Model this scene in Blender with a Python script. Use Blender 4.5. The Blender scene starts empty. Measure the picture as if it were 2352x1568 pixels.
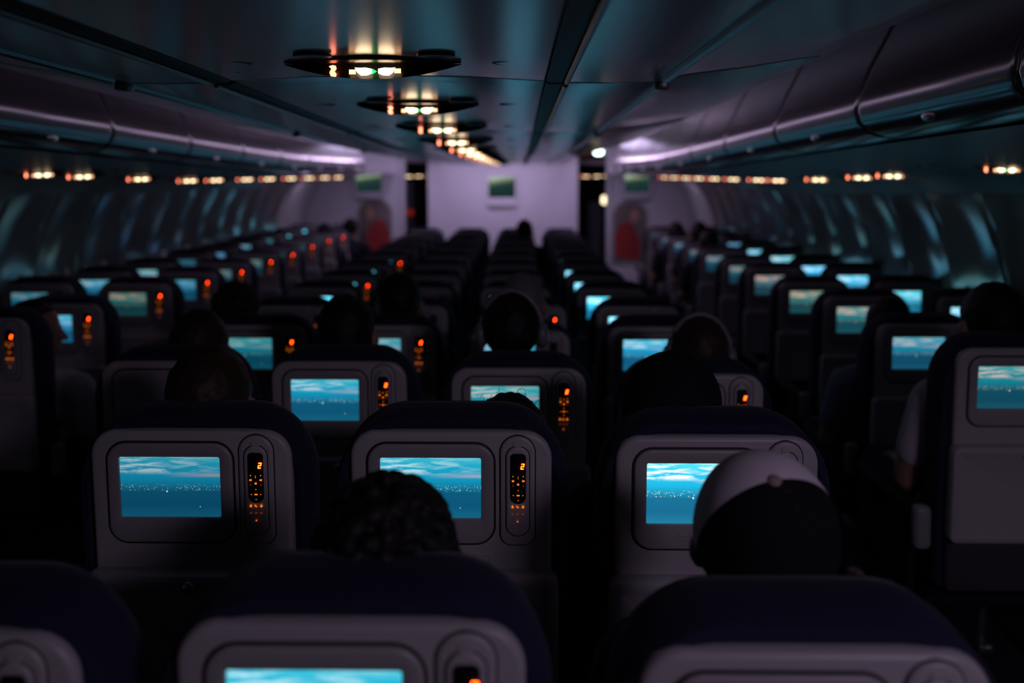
import bpy, bmesh, math, random
from mathutils import Vector, Matrix, Euler, noise
PI = math.pi
R = math.radians
random.seed(7)
SC = bpy.context.scene
COL = SC.collection
CZ = 1.83                      # camera height above the forward floor


# ------------------------------------------------------------------ materials
def mat(name, col, rough=.5, metal=0., spec=.5, ior=1.5, noise_amt=0., noise_scale=40., bump=0., sheen=0.):
    m = bpy.data.materials.new(name); m.use_nodes = True
    nt = m.node_tree; b = nt.nodes['Principled BSDF']
    b.inputs['Base Color'].default_value = (*col, 1)
    b.inputs['Roughness'].default_value = rough
    b.inputs['Metallic'].default_value = metal
    b.inputs['Specular IOR Level'].default_value = spec
    b.inputs['IOR'].default_value = ior
    if sheen:
        b.inputs['Sheen Weight'].default_value = sheen
        b.inputs['Sheen Roughness'].default_value = .4
    if noise_amt or bump:
        tc = nt.nodes.new('ShaderNodeTexCoord'); n = nt.nodes.new('ShaderNodeTexNoise')
        n.inputs['Scale'].default_value = noise_scale; n.inputs['Detail'].default_value = 3
        nt.links.new(tc.outputs['Object'], n.inputs['Vector'])
        if noise_amt:
            mx = nt.nodes.new('ShaderNodeMix'); mx.data_type = 'RGBA'
            mx.inputs['A'].default_value = (*[c * (1 - noise_amt) for c in col], 1)
            mx.inputs['B'].default_value = (*[min(1, c * (1 + noise_amt)) for c in col], 1)
            nt.links.new(n.outputs['Fac'], mx.inputs['Factor'])
            nt.links.new(mx.outputs['Result'], b.inputs['Base Color'])
        if bump:
            bp = nt.nodes.new('ShaderNodeBump'); bp.inputs['Strength'].default_value = bump
            bp.inputs['Distance'].default_value = .002
            nt.links.new(n.outputs['Fac'], bp.inputs['Height'])
            nt.links.new(bp.outputs['Normal'], b.inputs['Normal'])
    return m


def glow(name, col, strength):
    m = bpy.data.materials.new(name); m.use_nodes = True
    nt = m.node_tree; nt.nodes.clear()
    o = nt.nodes.new('ShaderNodeOutputMaterial'); e = nt.nodes.new('ShaderNodeEmission')
    e.inputs['Color'].default_value = (*col, 1); e.inputs['Strength'].default_value = strength
    nt.links.new(e.outputs[0], o.inputs[0])
    return m


def screen_material(name, evening=True):
    """A lit display: dusk sky with clouds over a line of town lights, tinted per screen by its object colour."""
    m = bpy.data.materials.new(name); m.use_nodes = True
    nt = m.node_tree; nt.nodes.clear(); N = nt.nodes.new; L = nt.links.new
    out = N('ShaderNodeOutputMaterial'); em = N('ShaderNodeEmission'); L(em.outputs[0], out.inputs[0])
    tc = N('ShaderNodeTexCoord'); sx = N('ShaderNodeSeparateXYZ'); L(tc.outputs['Generated'], sx.inputs[0])
    U, V = sx.outputs['X'], sx.outputs['Z']

    def ramp(src, stops, interp='LINEAR'):
        r = N('ShaderNodeValToRGB'); r.color_ramp.interpolation = interp
        e = r.color_ramp.elements
        while len(e) < len(stops): e.new(.5)
        for el, (p, c) in zip(e, stops):
            el.position = p; el.color = (*c, 1) if len(c) == 3 else c
        L(src, r.inputs[0]); return r.outputs[0]

    def math_(op, a, b=None, c=None):
        n = N('ShaderNodeMath'); n.operation = op
        for i, v in enumerate((a, b, c)):
            if v is None: continue
            if isinstance(v, (int, float)): n.inputs[i].default_value = v
            else: L(v, n.inputs[i])
        return n.outputs[0]

    def mix(f, a, b):
        n = N('ShaderNodeMix'); n.data_type = 'RGBA'
        for i, v in (('Factor', f), ('A', a), ('B', b)):
            if isinstance(v, (int, float)): n.inputs[i].default_value = v
            elif isinstance(v, tuple): n.inputs[i].default_value = (*v, 1)
            else: L(v, n.inputs[i])
        return n.outputs['Result']

    def vec(su, sv, off=0.):
        c = N('ShaderNodeCombineXYZ'); L(math_('MULTIPLY_ADD', U, su, off), c.inputs[0]); L(math_('MULTIPLY', V, sv), c.inputs[1])
        return c.outputs[0]
    g = (.0, .0, .0)
    base = ramp(V, [(0, (.005, .085, .17)), (.2, (.003, .062, .145)), (.42, (.003, .070, .155)), (.5, (.005, .12, .23)), (.62, (.004, .2, .38)), (.85, (.008, .26, .44)), (1, (.03, .33, .48))])
    n = N('ShaderNodeTexNoise'); n.inputs['Scale'].default_value = 1; n.inputs['Detail'].default_value = 6; n.inputs['Roughness'].default_value = .6
    L(vec(2.7, 10.5, 2.3), n.inputs['Vector']); n.inputs['Distortion'].default_value = .6
    band = ramp(V, [(0, g), (.7, g), (.77, (.95, .95, .95)), (.86, (1, 1, 1)), (1, (.85, .85, .85))])
    left = ramp(U, [(0, (1, 1, 1)), (.45, (.85, .85, .85)), (.75, (.5, .5, .5)), (1, (.32, .32, .32))])
    cl = math_('MULTIPLY', math_('MULTIPLY', ramp(n.outputs['Fac'], [(.44, g), (.58, (1, 1, 1))]), band), left)
    c1 = mix(math_('MULTIPLY', cl, .85), base, (.42, .55, .66))
    pk = math_('MULTIPLY', ramp(V, [(.655, g), (.685, (1, 1, 1)), (.715, (1, 1, 1)), (.735, g)]), ramp(U, [(.45, g), (.9, (1, 1, 1))]))
    c2 = mix(math_('MULTIPLY', pk, .5), c1, (.42, .3, .38))
    vo = N('ShaderNodeTexVoronoi'); vo.inputs['Scale'].default_value = 1; vo.inputs['Randomness'].default_value = 1
    L(vec(74, 46), vo.inputs['Vector'])
    dot = ramp(vo.outputs['Distance'], [(.2, (1, 1, 1)), (.42, g)])
    wn = N('ShaderNodeTexWhiteNoise'); L(vo.outputs['Position'], wn.inputs['Vector'])
    on = ramp(wn.outputs['Value'], [(.55, g), (.75, (1, 1, 1))])
    n2 = N('ShaderNodeTexNoise'); n2.inputs['Scale'].default_value = 1; L(vec(9, 6, 5.), n2.inputs['Vector'])
    clump = ramp(n2.outputs['Fac'], [(.3, (.2, .2, .2)), (.5, (1, 1, 1))])
    town = ramp(V, [(.43, g), (.455, (1, 1, 1)), (.49, (.75, .75, .75)), (.56, g)])
    li = math_('MULTIPLY', math_('MULTIPLY', dot, on), math_('MULTIPLY', town, clump))
    # two brighter lights in the dark foreground
    for (u0, v0, s) in ((.463, .425, .009), (.79, .17, .005)):
        d = math_('ADD', math_('POWER', math_('DIVIDE', math_('SUBTRACT', U, u0), s), 2.), math_('POWER', math_('DIVIDE', math_('SUBTRACT', V, v0), s * 1.9), 2.))
        li = math_('MAXIMUM', li, ramp(d, [(.3, (1, 1, 1)), (1, g)]))
    c3 = mix(li, c2, (.75, .9, .95))
    oi = N('ShaderNodeObjectInfo')
    mu = N('ShaderNodeVectorMath'); mu.operation = 'MULTIPLY'; L(c3, mu.inputs[0]); L(oi.outputs['Color'], mu.inputs[1])
    L(mu.outputs[0], em.inputs['Color']); em.inputs['Strength'].default_value = .74
    return m


def landscape_material(name):
    """Bulkhead display: a pale sky above a dark green landscape."""
    m = bpy.data.materials.new(name); m.use_nodes = True
    nt = m.node_tree; nt.nodes.clear(); N = nt.nodes.new; L = nt.links.new
    out = N('ShaderNodeOutputMaterial'); em = N('ShaderNodeEmission'); L(em.outputs[0], out.inputs[0])
    tc = N('ShaderNodeTexCoord'); sx = N('ShaderNodeSeparateXYZ'); L(tc.outputs['Generated'], sx.inputs[0])
    ad = N('ShaderNodeMath'); ad.operation = 'MULTIPLY_ADD'; L(sx.outputs['X'], ad.inputs[0]); ad.inputs[1].default_value = -.22; L(sx.outputs['Z'], ad.inputs[2])
    r = N('ShaderNodeValToRGB'); e = r.color_ramp.elements
    for _ in range(2): e.new(.5)
    for el, (p, c) in zip(e, [(.0, (.006, .020, .022)), (.50, (.010, .028, .026)), (.66, (.07, .10, .05)), (.88, (.30, .38, .30))]):
        el.position = p; el.color = (*c, 1)
    L(ad.outputs[0], r.inputs[0]); L(r.outputs[0], em.inputs['Color'])
    return m


M = {
    'shell': mat('seat_shell_plastic', (.43, .41, .415), .42, noise_amt=.06, noise_scale=300, bump=.06),
    'bezel': mat('monitor_plastic', (.36, .345, .345), .38, noise_amt=.05, noise_scale=300, bump=.05),
    'gap_shade': mat('dark_gap_shade', (.012, .011, .012), .6),  # near-black colour standing in for the shade in narrow gaps
    'navy': mat('navy_fabric', (.017, .018, .046), .85, spec=.25, noise_amt=.35, noise_scale=260, bump=.3, sheen=.06),
    'navy2': mat('navy_cushion_fabric', (.010, .011, .028), .9, spec=.2, noise_amt=.3, noise_scale=200, bump=.3),
    'black': mat('black_plastic', (.008, .008, .009), .3),
    'metal': mat('seat_leg_metal', (.25, .25, .26), .4, metal=.8),
    'armdark': mat('armrest_cover', (.012, .012, .014), .75, spec=.2),
    'arm': mat('armrest_plastic', (.30, .29, .30), .45),
    'pocket': mat('pocket_fabric', (.05, .05, .06), .9),
    'strip': mat('service_strip_panel', (.55, .55, .55), .38, spec=.25),
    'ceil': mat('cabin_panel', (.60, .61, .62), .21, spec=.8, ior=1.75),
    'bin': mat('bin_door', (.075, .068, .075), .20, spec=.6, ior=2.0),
    'wall': mat('sidewall_panel', (.58, .57, .55), .19, spec=.5, ior=2.5),
    'shade': mat('window_shade', (.46, .46, .44), .28),
    'bulk': mat('bulkhead_laminate', (.62, .58, .62), .55),
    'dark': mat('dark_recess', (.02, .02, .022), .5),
    'nozzle': mat('nozzle_plastic', (.10, .10, .11), .4),
    'rail': mat('rail_metal', (.22, .23, .24), .3, metal=.6),
    'railblk': mat('rail_channel', (.006, .006, .007), .55),
    'carpet': mat('carpet', (.03, .03, .045), .95, noise_amt=.4, noise_scale=90, bump=.4),
    'psu': mat('overhead_unit_black', (.012, .011, .012), .32),
    'latch': mat('latch_metal', (.5, .5, .5), .25, metal=.7),
    'skin': mat('skin', (.40, .21, .15), .5, noise_amt=.1, noise_scale=30),
    'skin2': mat('skin_brown', (.16, .08, .05), .5, noise_amt=.1, noise_scale=30),
    'hair': mat('black_hair', (.010, .008, .008), .6, spec=.3, bump=.6, noise_scale=160),
    'hairb': mat('brown_hair', (.035, .020, .012), .55, spec=.35, bump=.6, noise_scale=160),
    'hairg': mat('grey_hair', (.22, .20, .21), .6, spec=.3, bump=.6, noise_scale=160),
    'capw': mat('cap_light_cotton', (.80, .72, .78), .9, spec=.2, bump=.25, noise_scale=500),
    'capb': mat('cap_black_cotton', (.008, .008, .010), .9, spec=.2, bump=.25, noise_scale=500),
    'button': mat('cap_button', (.35, .25, .24), .8),
    'capm': mat('cap_mesh', (.10, .09, .10), .8, noise_amt=.7, noise_scale=420),
    'shirtw': mat('pale_shirt', (.62, .60, .62), .9, bump=.3, noise_scale=60),
    'shirtb': mat('dark_shirt', (.02, .02, .028), .9, bump=.3, noise_scale=60),
    'shirtu': mat('blue_grey_shirt', (.20, .22, .30), .9, bump=.3, noise_scale=60),
    'trouser': mat('dark_trousers', (.015, .016, .022), .9),
    'phones': mat('headphone_plastic', (.20, .19, .20), .35),
    'redcloth': mat('red_cloth', (.16, .01, .012), .8),
    'print_r': mat('picture_red', (.32, .02, .018), .6, noise_amt=.45, noise_scale=9),
    'print_b': mat('picture_brown', (.17, .13, .12), .6, noise_amt=.3, noise_scale=9),
    'print_s': mat('picture_tan', (.50, .25, .19), .6, noise_amt=.2, noise_scale=9),
    'curtain': mat('grey_curtain', (.18, .18, .21), .9),
    'pinkbeam': mat('beam_panel', (.52, .40, .45), .6),
    'screen': screen_material('seat_screen_picture'),
    'land': landscape_material('bulkhead_screen_picture'),
    'off': mat('blank_panel', (.44, .42, .425), .45, noise_amt=.05, noise_scale=300, bump=.05),
    'digit': glow('remote_digit', (1, .036, .002), 18.0),
    'key': glow('remote_keys', (1, .19, .012), .85),
    'dimkey': glow('remote_keys_dim', (1, .13, .01), .35),
    'warm': glow('belt_sign', (1, .70, .42), 4.2),
    'warm2': glow('belt_strap_sign', (1, .50, .25), 2.0),
    'redsign': glow('cigarette_sign', (1, .22, .12), 3.4),
    'green': glow('green_lamp', (.04, .9, .25), 1.1),
    'white': glow('exit_lamp', (.75, 1, 1), 6.),
    'cream': glow('cream_lamp', (1, .8, .5), 2.0),
    'redlamp': glow('red_lamp', (1, .05, .04), .1),
    'cove': glow('purple_light_strip', (.72, .50, 1.), 5.0),
    'blueear': glow('headphone_lamp', (.05, .3, .6), .6),
}


# ------------------------------------------------------------------ mesh helpers
def obj(name, bm, m, parent=None, smooth=True, loc=None, rot=None):
    me = bpy.data.meshes.new(name)
    bm.normal_update(); bm.to_mesh(me); bm.free()
    if smooth:
        for p in me.polygons: p.use_smooth = True
        try: me.set_sharp_from_angle(angle=R(38))
        except Exception: pass
    for mm in (m if isinstance(m, (list, tuple)) else [m]): me.materials.append(mm)
    o = bpy.data.objects.new(name, me); COL.objects.link(o)
    if parent is not None: o.parent = parent
    if loc is not None: o.location = loc
    if rot is not None: o.rotation_euler = rot
    return o


def empty(name, loc=(0, 0, 0), rot=(0, 0, 0)):
    o = bpy.data.objects.new(name, None); COL.objects.link(o)
    o.empty_display_size = .1; o.location = loc; o.rotation_euler = rot
    return o


def tag(o, label, cat, group=None):
    o['label'] = label; o['category'] = cat
    if group: o['group'] = group
    return o


def struct(o, label=None):
    o['kind'] = 'structure'
    if label: o['label'] = label
    return o


def rr(x0, x1, z0, z1, r, n=6):
    """Rounded rectangle outline, counter-clockwise seen from -Y; r = one radius or (bl, br, tr, tl), each a number or (rx, rz)."""
    rs = r if isinstance(r, (list, tuple)) and len(r) == 4 else (r,) * 4
    pts = []
    for k, (cx, cz, sx, sz, a0) in enumerate(((x0, z0, 1, 1, 180), (x1, z0, -1, 1, 270), (x1, z1, -1, -1, 0), (x0, z1, 1, -1, 90))):
        q = rs[k]; rx, rz = q if isinstance(q, (list, tuple)) else (q, q)
        rx = max(rx, 1e-4); rz = max(rz, 1e-4)
        for i in range(n + 1):
            a = R(a0 + 90 * i / n)
            pts.append((cx + sx * rx + math.cos(a) * rx, cz + sz * rz + math.sin(a) * rz))
    return pts


def inset(args, d):
    x0, x1, z0, z1, r = args[:5]
    def q(v):
        return (max(v[0] - d, 1e-4), max(v[1] - d, 1e-4)) if isinstance(v, (list, tuple)) else max(v - d, 1e-4)
    rs = tuple(q(v) for v in r) if isinstance(r, (list, tuple)) and len(r) == 4 else q(r)
    return (x0 + d, x1 - d, z0 + d, z1 - d, rs)


def loft(bm, loops, cap0=True, cap1=True, mi=0, closed=True):
    """loops: lists of 3-D points of equal length."""
    vs = [[bm.verts.new(p) for p in lp] for lp in loops]
    n = len(vs[0])
    for a, b in zip(vs, vs[1:]):
        for i in range(n if closed else n - 1):
            j = (i + 1) % n
            f = bm.faces.new((a[i], a[j], b[j], b[i])); f.material_index = mi
    if cap0 and closed: bm.faces.new(list(reversed(vs[0]))).material_index = mi
    if cap1 and closed: bm.faces.new(vs[-1]).material_index = mi
    return vs


def slab(bm, args, yb, yf, bev=.003, n=6, steps=3, curve=None):
    """Rounded plate in XZ, back face at yb and front face (towards -Y) at yf, bevelled front edge."""
    def L(a, y): return [(x, y + (curve(x, z) if curve else 0), z) for x, z in rr(*a, n=n)]
    loops = [L(args, yb)]
    for i in range(steps + 1):
        t = R(90 * i / steps)
        loops.append(L(inset(args, bev * (1 - math.cos(t))), yf + bev * (1 - math.sin(t))))
    loft(bm, loops)
    bmesh.ops.recalc_face_normals(bm, faces=bm.faces)


def ring(bm, outer, inner, yb, yf, depth, bev=.003, n=6):
    def L(a, y): return [(x, y, z) for x, z in rr(*a, n=n)]
    loops = [L(outer, yb)]
    for i in range(4):
        t = R(30 * i); loops.append(L(inset(outer, bev * (1 - math.cos(t))), yf + bev * (1 - math.sin(t))))
    loops += [L(inset(inner, -.002), yf), L(inner, yf + .001), L(inset(inner, .0006), yf + depth)]
    loft(bm, loops, cap0=True, cap1=True)
    bmesh.ops.recalc_face_normals(bm, faces=bm.faces)


def box(bm, c, s, bev=0., seg=2, rot=None):
    mt = Matrix.Translation(c)
    if rot is not None: mt = mt @ Euler(rot).to_matrix().to_4x4()
    r = bmesh.ops.create_cube(bm, size=1, matrix=mt @ Matrix.Diagonal((*s, 1)))
    if bev:
        es = {e for v in r['verts'] for e in v.link_edges}
        bmesh.ops.bevel(bm, geom=list(es), offset=bev, segments=seg, affect='EDGES', profile=.5)


def ell(bm, c, r, rot=None, u=20, v=14):
    mt = Matrix.Translation(c)
    if rot is not None: mt = mt @ Euler(rot).to_matrix().to_4x4()
    return bmesh.ops.create_uvsphere(bm, u_segments=u, v_segments=v, radius=1, matrix=mt @ Matrix.Diagonal((*r, 1)))['verts']


def limb(bm, pts, n=12, cap=True):
    """Tapered tube through (point, radius) pairs, with round ends."""
    for (a, ra), (b, rb) in zip(pts, pts[1:]):
        a, b = Vector(a), Vector(b); d = (b - a).normalized()
        x = d.orthogonal().normalized(); y = d.cross(x)
        loops = []
        for t in (-90, -60, -30, 0): loops.append((a + d * ra * math.sin(R(t)), max(ra * math.cos(R(t)), ra * .05)))
        for t in (0, 30, 60, 90): loops.append((b + d * rb * math.sin(R(t)), max(rb * math.cos(R(t)), rb * .05)))
        loft(bm, [[c + (x * math.cos(2 * PI * k / n) + y * math.sin(2 * PI * k / n)) * q for k in range(n)] for c, q in loops])


def tube(bm, pts, r, n=8):
    P = [Vector(p) for p in pts]; loops = []
    for i, p in enumerate(P):
        d = (P[min(i + 1, len(P) - 1)] - P[max(i - 1, 0)]).normalized()
        up = Vector((0, 0, 1)) if abs(d.z) < .9 else Vector((1, 0, 0))
        x = d.cross(up).normalized(); y = x.cross(d)
        rad = r[i] if isinstance(r, (list, tuple)) else r
        loops.append([p + (x * math.cos(2 * PI * k / n) + y * math.sin(2 * PI * k / n)) * rad for k in range(n)])
    loft(bm, loops)
    bmesh.ops.recalc_face_normals(bm, faces=bm.faces)


def fused(bm, voxel=.010, smooth=2):
    """One continuous surface from overlapping shapes."""
    bmesh.ops.recalc_face_normals(bm, faces=bm.faces)
    me = bpy.data.meshes.new('tmp'); bm.to_mesh(me); bm.free()
    o = bpy.data.objects.new('tmp', me); COL.objects.link(o)
    md = o.modifiers.new('r', 'REMESH'); md.mode = 'VOXEL'; md.voxel_size = voxel
    if smooth:
        sm = o.modifiers.new('s', 'SMOOTH'); sm.iterations = smooth; sm.factor = .5
    dg = bpy.context.evaluated_depsgraph_get()
    res = bpy.data.meshes.new_from_object(o.evaluated_get(dg))
    bpy.data.objects.remove(o)
    b2 = bmesh.new(); b2.from_mesh(res)
    return b2


def lerp_table(t):
    def fn(y):
        if y <= t[0][0]:
            a, b = t[0], t[1]
            return a[1] + (y - a[0]) * (b[1] - a[1]) / (b[0] - a[0])
        for a, b in zip(t, t[1:]):
            if y <= b[0]: return a[1] + (b[1] - a[1]) * (y - a[0]) / (b[0] - a[0])
        return t[-1][1]
    return fn


# the aft cabin floor and ceiling rise gently towards the tail (towards the camera)
floor_z = lerp_table([(0, .215), (.96, .200), (1.69, .195), (2.53, .150), (3.42, .102), (4.15, .070), (4.96, .050), (5.8, .022), (7.4, 0), (20, 0)])
mid_z = lerp_table([(0, .105), (1.8, .080), (2.65, .058), (3.4, .040), (4.2, .020), (5, .006), (6, 0), (30, 0)])
side_z = lerp_table([(0, .160), (3.7, .066), (4.4, .047), (5.4, .022), (6.4, 0), (30, 0)])


def cx(y):                      # centre line of the cabin
    return -.285 - .05 * min(1., max(0., y / 8))


# ------------------------------------------------------------------ camera
cam_d = bpy.data.cameras.new('camera'); cam = bpy.data.objects.new('camera', cam_d); COL.objects.link(cam)
cam.location = (0, 0, CZ); cam.rotation_euler = (PI / 2 - R(3), 0, .0116907)
cam_d.sensor_width = 36; cam_d.lens = 36 * 2050 / 2352; cam_d.shift_y = -.1184371; cam_d.clip_start = .02; cam_d.clip_end = 80
cam_d.dof.use_dof = True; cam_d.dof.focus_distance = 1.74; cam_d.dof.aperture_fstop = 1.8
SC.camera = cam
SC.view_settings.view_transform = 'Standard'; SC.view_settings.look = 'None'
SC.view_settings.gamma = 1; SC.view_settings.exposure = .45
w = bpy.data.worlds.new('night'); SC.world = w; w.use_nodes = True
w.node_tree.nodes['Background'].inputs[0].default_value = (.5, .55, .7, 1)
w.node_tree.nodes['Background'].inputs[1].default_value = .008


# ------------------------------------------------------------------ cabin shell
def sweep(name, prof, ys, zf, m, flip=False, ribs=None, label=None):
    """Extrude a (w, z) profile along the cabin; z is measured from the camera height."""
    bm = bmesh.new(); rows = []
    for y in ys:
        row = []
        for i, (wv, z) in enumerate(prof):
            dw = ribs(y, i) if ribs else 0
            row.append(bm.verts.new((cx(y) + wv + dw, y, CZ + z + zf(y, i))))
        rows.append(row)
    for a, b in zip(rows, rows[1:]):
        for i in range(len(prof) - 1):
            f = (a[i], b[i], b[i + 1], a[i + 1])
            bm.faces.new(f if not flip else tuple(reversed(f)))
    return struct(obj(name, bm, m), label)


def frange(a, b, s):
    n = max(1, int(round((b - a) / s))); return [a + (b - a) * i / n for i in range(n + 1)]


Y0, Y1 = -2.6, 21.
ysc = frange(Y0, 7, .4) + [9, 12, 16, Y1]
sweep('floor', [(-2.75, -CZ), (-1.2, -CZ), (0, -CZ), (1.2, -CZ), (2.75, -CZ)], ysc, lambda y, i: floor_z(y), M['carpet'], flip=True)
# outer ceiling above the bins, closing the tube
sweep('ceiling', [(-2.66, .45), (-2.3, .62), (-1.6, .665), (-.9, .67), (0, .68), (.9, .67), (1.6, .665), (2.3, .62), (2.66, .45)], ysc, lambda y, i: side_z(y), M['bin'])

# side walls with one shallow scalloped bay per window
WP = .533
wall_prof = [(2.66, .46), (2.60, .30), (2.42, -.06), (2.455, -.12), (2.50, -.20), (2.555, -.30), (2.60, -.42), (2.635, -.56), (2.655, -.75), (2.655, -.95), (2.63, -1.2), (2.56, -1.45), (2.45, -1.66), (2.36, -1.80)]


def wall_rib(side):
    def fn(y, i):
        if i < 3 or i > 9: return 0
        t = ((y / WP) % 1.0)
        amp = (.015, .026, .034, .036, .034, .028, .02)[i - 3]
        seam = -.012 if min(t, 1 - t) < .03 else 0
        return side * (amp * (math.sin(PI * t) ** 1.4) - amp * .6 - seam)
    return fn


def wall_zf(y, i):
    return side_z(y) if i < 8 else floor_z(y) * (i - 7) / 6 + side_z(y) * (13 - i) / 6


ysw = []
k0, k1 = int(1.0 / WP), int(13.4 / WP)
yy = k0 * WP
for k in range(k0, k1):
    for t in (0, .02, .05, .12, .25, .4, .5, .6, .75, .88, .95, .98): ysw.append((k + t) * WP)
ysw = [Y0, -1.3, 0] + ysw + [k1 * WP, 16, Y1]
sweep('wall_right', wall_prof, ysw, wall_zf, M['wall'], ribs=wall_rib(1))
sweep('wall_left', [(-a, b) for a, b in wall_prof], ysw, wall_zf, M['wall'], flip=True, ribs=wall_rib(-1))

# windows: oval frame and drawn shade set in each bay
wi = 0
fr_bm = bmesh.new()
outer = (-.165, .165, -.235, .235, .13); inner = (-.115, .115, -.17, .17, .10)
loft(fr_bm, [[(x, .0, z) for x, z in rr(*outer)], [(x, -.012, z) for x, z in rr(*inset(outer, .008))], [(x, -.008, z) for x, z in rr(*inset(inner, -.01))], [(x, .012, z) for x, z in rr(*inner)]], cap0=False, cap1=False)
fr0 = obj('window', fr_bm, M['wall'])
sh_bm = bmesh.new(); slab(sh_bm, inner, .012, .006, .001)
box(sh_bm, (0, .004, -.14), (.10, .006, .012), .002)
sh0 = obj('window_shade', sh_bm, M['shade'], fr0)
first = True
for side in (-1, 1):
    for k in range(int((3.6 if side < 0 else 2.9) / WP), int(12.3 / WP)):
        y = (k + .5) * WP
        wi += 1
        if first: f, s = fr0, sh0; first = False
        else:
            f = fr0.copy(); COL.objects.link(f)
            s = sh0.copy(); COL.objects.link(s); s.parent = f
        f.name = 'window_%d' % wi
        ang = math.atan2(2.655 - 2.60, .33)             # lean of the wall at the window
        f.location = (cx(y) + side * 2.652, y, CZ - .62 + side_z(y))
        f.rotation_euler = Euler((ang * 0, 0, -side * PI / 2)).to_matrix().to_euler()
        f.rotation_euler = (Matrix.Rotation(-side * PI / 2, 3, 'Z') @ Matrix.Rotation(-ang, 3, 'X')).to_euler()
        struct(f, 'oval cabin window with drawn shade')

# strips above the side seats that carry the service units, under the bins
psu_prof = [(1.405, .046), (1.62, .036), (2.0, .010), (2.25, .005), (2.40, -.035), (2.46, -.10)]
ysp = frange(.4, 6.8, .4) + [9, 12.9]
sweep('ceiling_right', psu_prof, ysp, lambda y, i: side_z(y) - .047, M['strip'], label='lowered ceiling strip over the right seats')
sweep('ceiling_left', [(-a, b) for a, b in psu_prof], ysp, lambda y, i: side_z(y) - .047, M['strip'], flip=True, label='lowered ceiling strip over the left seats')

# ------------------------------------------------------------------ outer overhead bins, one per module
bin_prof = [(1.40, .052), (1.34, .058), (1.295, .075), (1.272, .10), (1.264, .13), (1.268, .165), (1.285, .21), (1.31, .27), (1.345, .34), (1.385, .42), (1.43, .50), (1.50, .56), (1.7, .58), (2.3, .56), (2.40, .25), (2.30, .06), (1.9, .055)]
BP, BS = .82, .14
SIDE_DROP = -.047


def section(prof, side, y, zf):
    return [(cx(y) + side * a, y, CZ + b + zf(y)) for a, b in prof]


def shrink(prof, d):
    c = (sum(a for a, b in prof) / len(prof), sum(b for a, b in prof) / len(prof))
    return [(a + (c[0] - a) * d, b + (c[1] - b) * d) for a, b in prof]


ORD = ['first', 'second', 'third', 'fourth', 'fifth', 'sixth', 'seventh', 'eighth', 'ninth', 'tenth', 'eleventh', 'twelfth', 'thirteenth', 'fourteenth', 'fifteenth', 'sixteenth', 'seventeenth', 'eighteenth', 'nineteenth', 'twentieth']
latch_bm = bmesh.new()
ell(latch_bm, (0, 0, 0), (.012, .034, .014), u=12, v=8)
latch0 = None
zs = lambda y: side_z(y) + SIDE_DROP
for side, nm, k_first in ((-1, 'left', 2), (1, 'right', 1)):
    n = 0
    for k in range(k_first, 11):
        a, b = BS + BP * k + .005, BS + BP * (k + 1) - .005
        n += 1
        bm = bmesh.new()
        loops = []
        for y, d in ((a, .030), (a + .003, .012), (a + .010, .002), (a + .016, 0), (a + .03, 0), ((a + b) / 2, 0), (b - .03, 0), (b - .016, 0), (b - .010, .002), (b - .003, .012), (b, .030)):
            s = section(shrink(bin_prof, d), side, y, zs)
            loops.append(s if side > 0 else list(reversed(s)))
        loft(bm, loops); bmesh.ops.recalc_face_normals(bm, faces=bm.faces)
        root = empty('overhead_bin', (cx((a + b) / 2) + side * 1.4, (a + b) / 2, CZ + .052 + zs((a + b) / 2)))
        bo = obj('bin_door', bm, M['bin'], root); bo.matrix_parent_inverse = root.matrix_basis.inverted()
        ym = (a + b) / 2
        if latch0 is None:
            la = latch0 = obj('latch', latch_bm, M['latch'], root)
        else:
            la = latch0.copy(); COL.objects.link(la); la.parent = root
        la.location = (-side * .115, .0, .030)
        which = 'nearest the camera' if n == 1 else '%s from the camera' % ORD[n - 1]
        tag(root, 'curved overhead locker with purple sheen above the %s seats, %s' % (nm, which), 'overhead locker', 'overhead lockers along the %s side' % nm)

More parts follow.
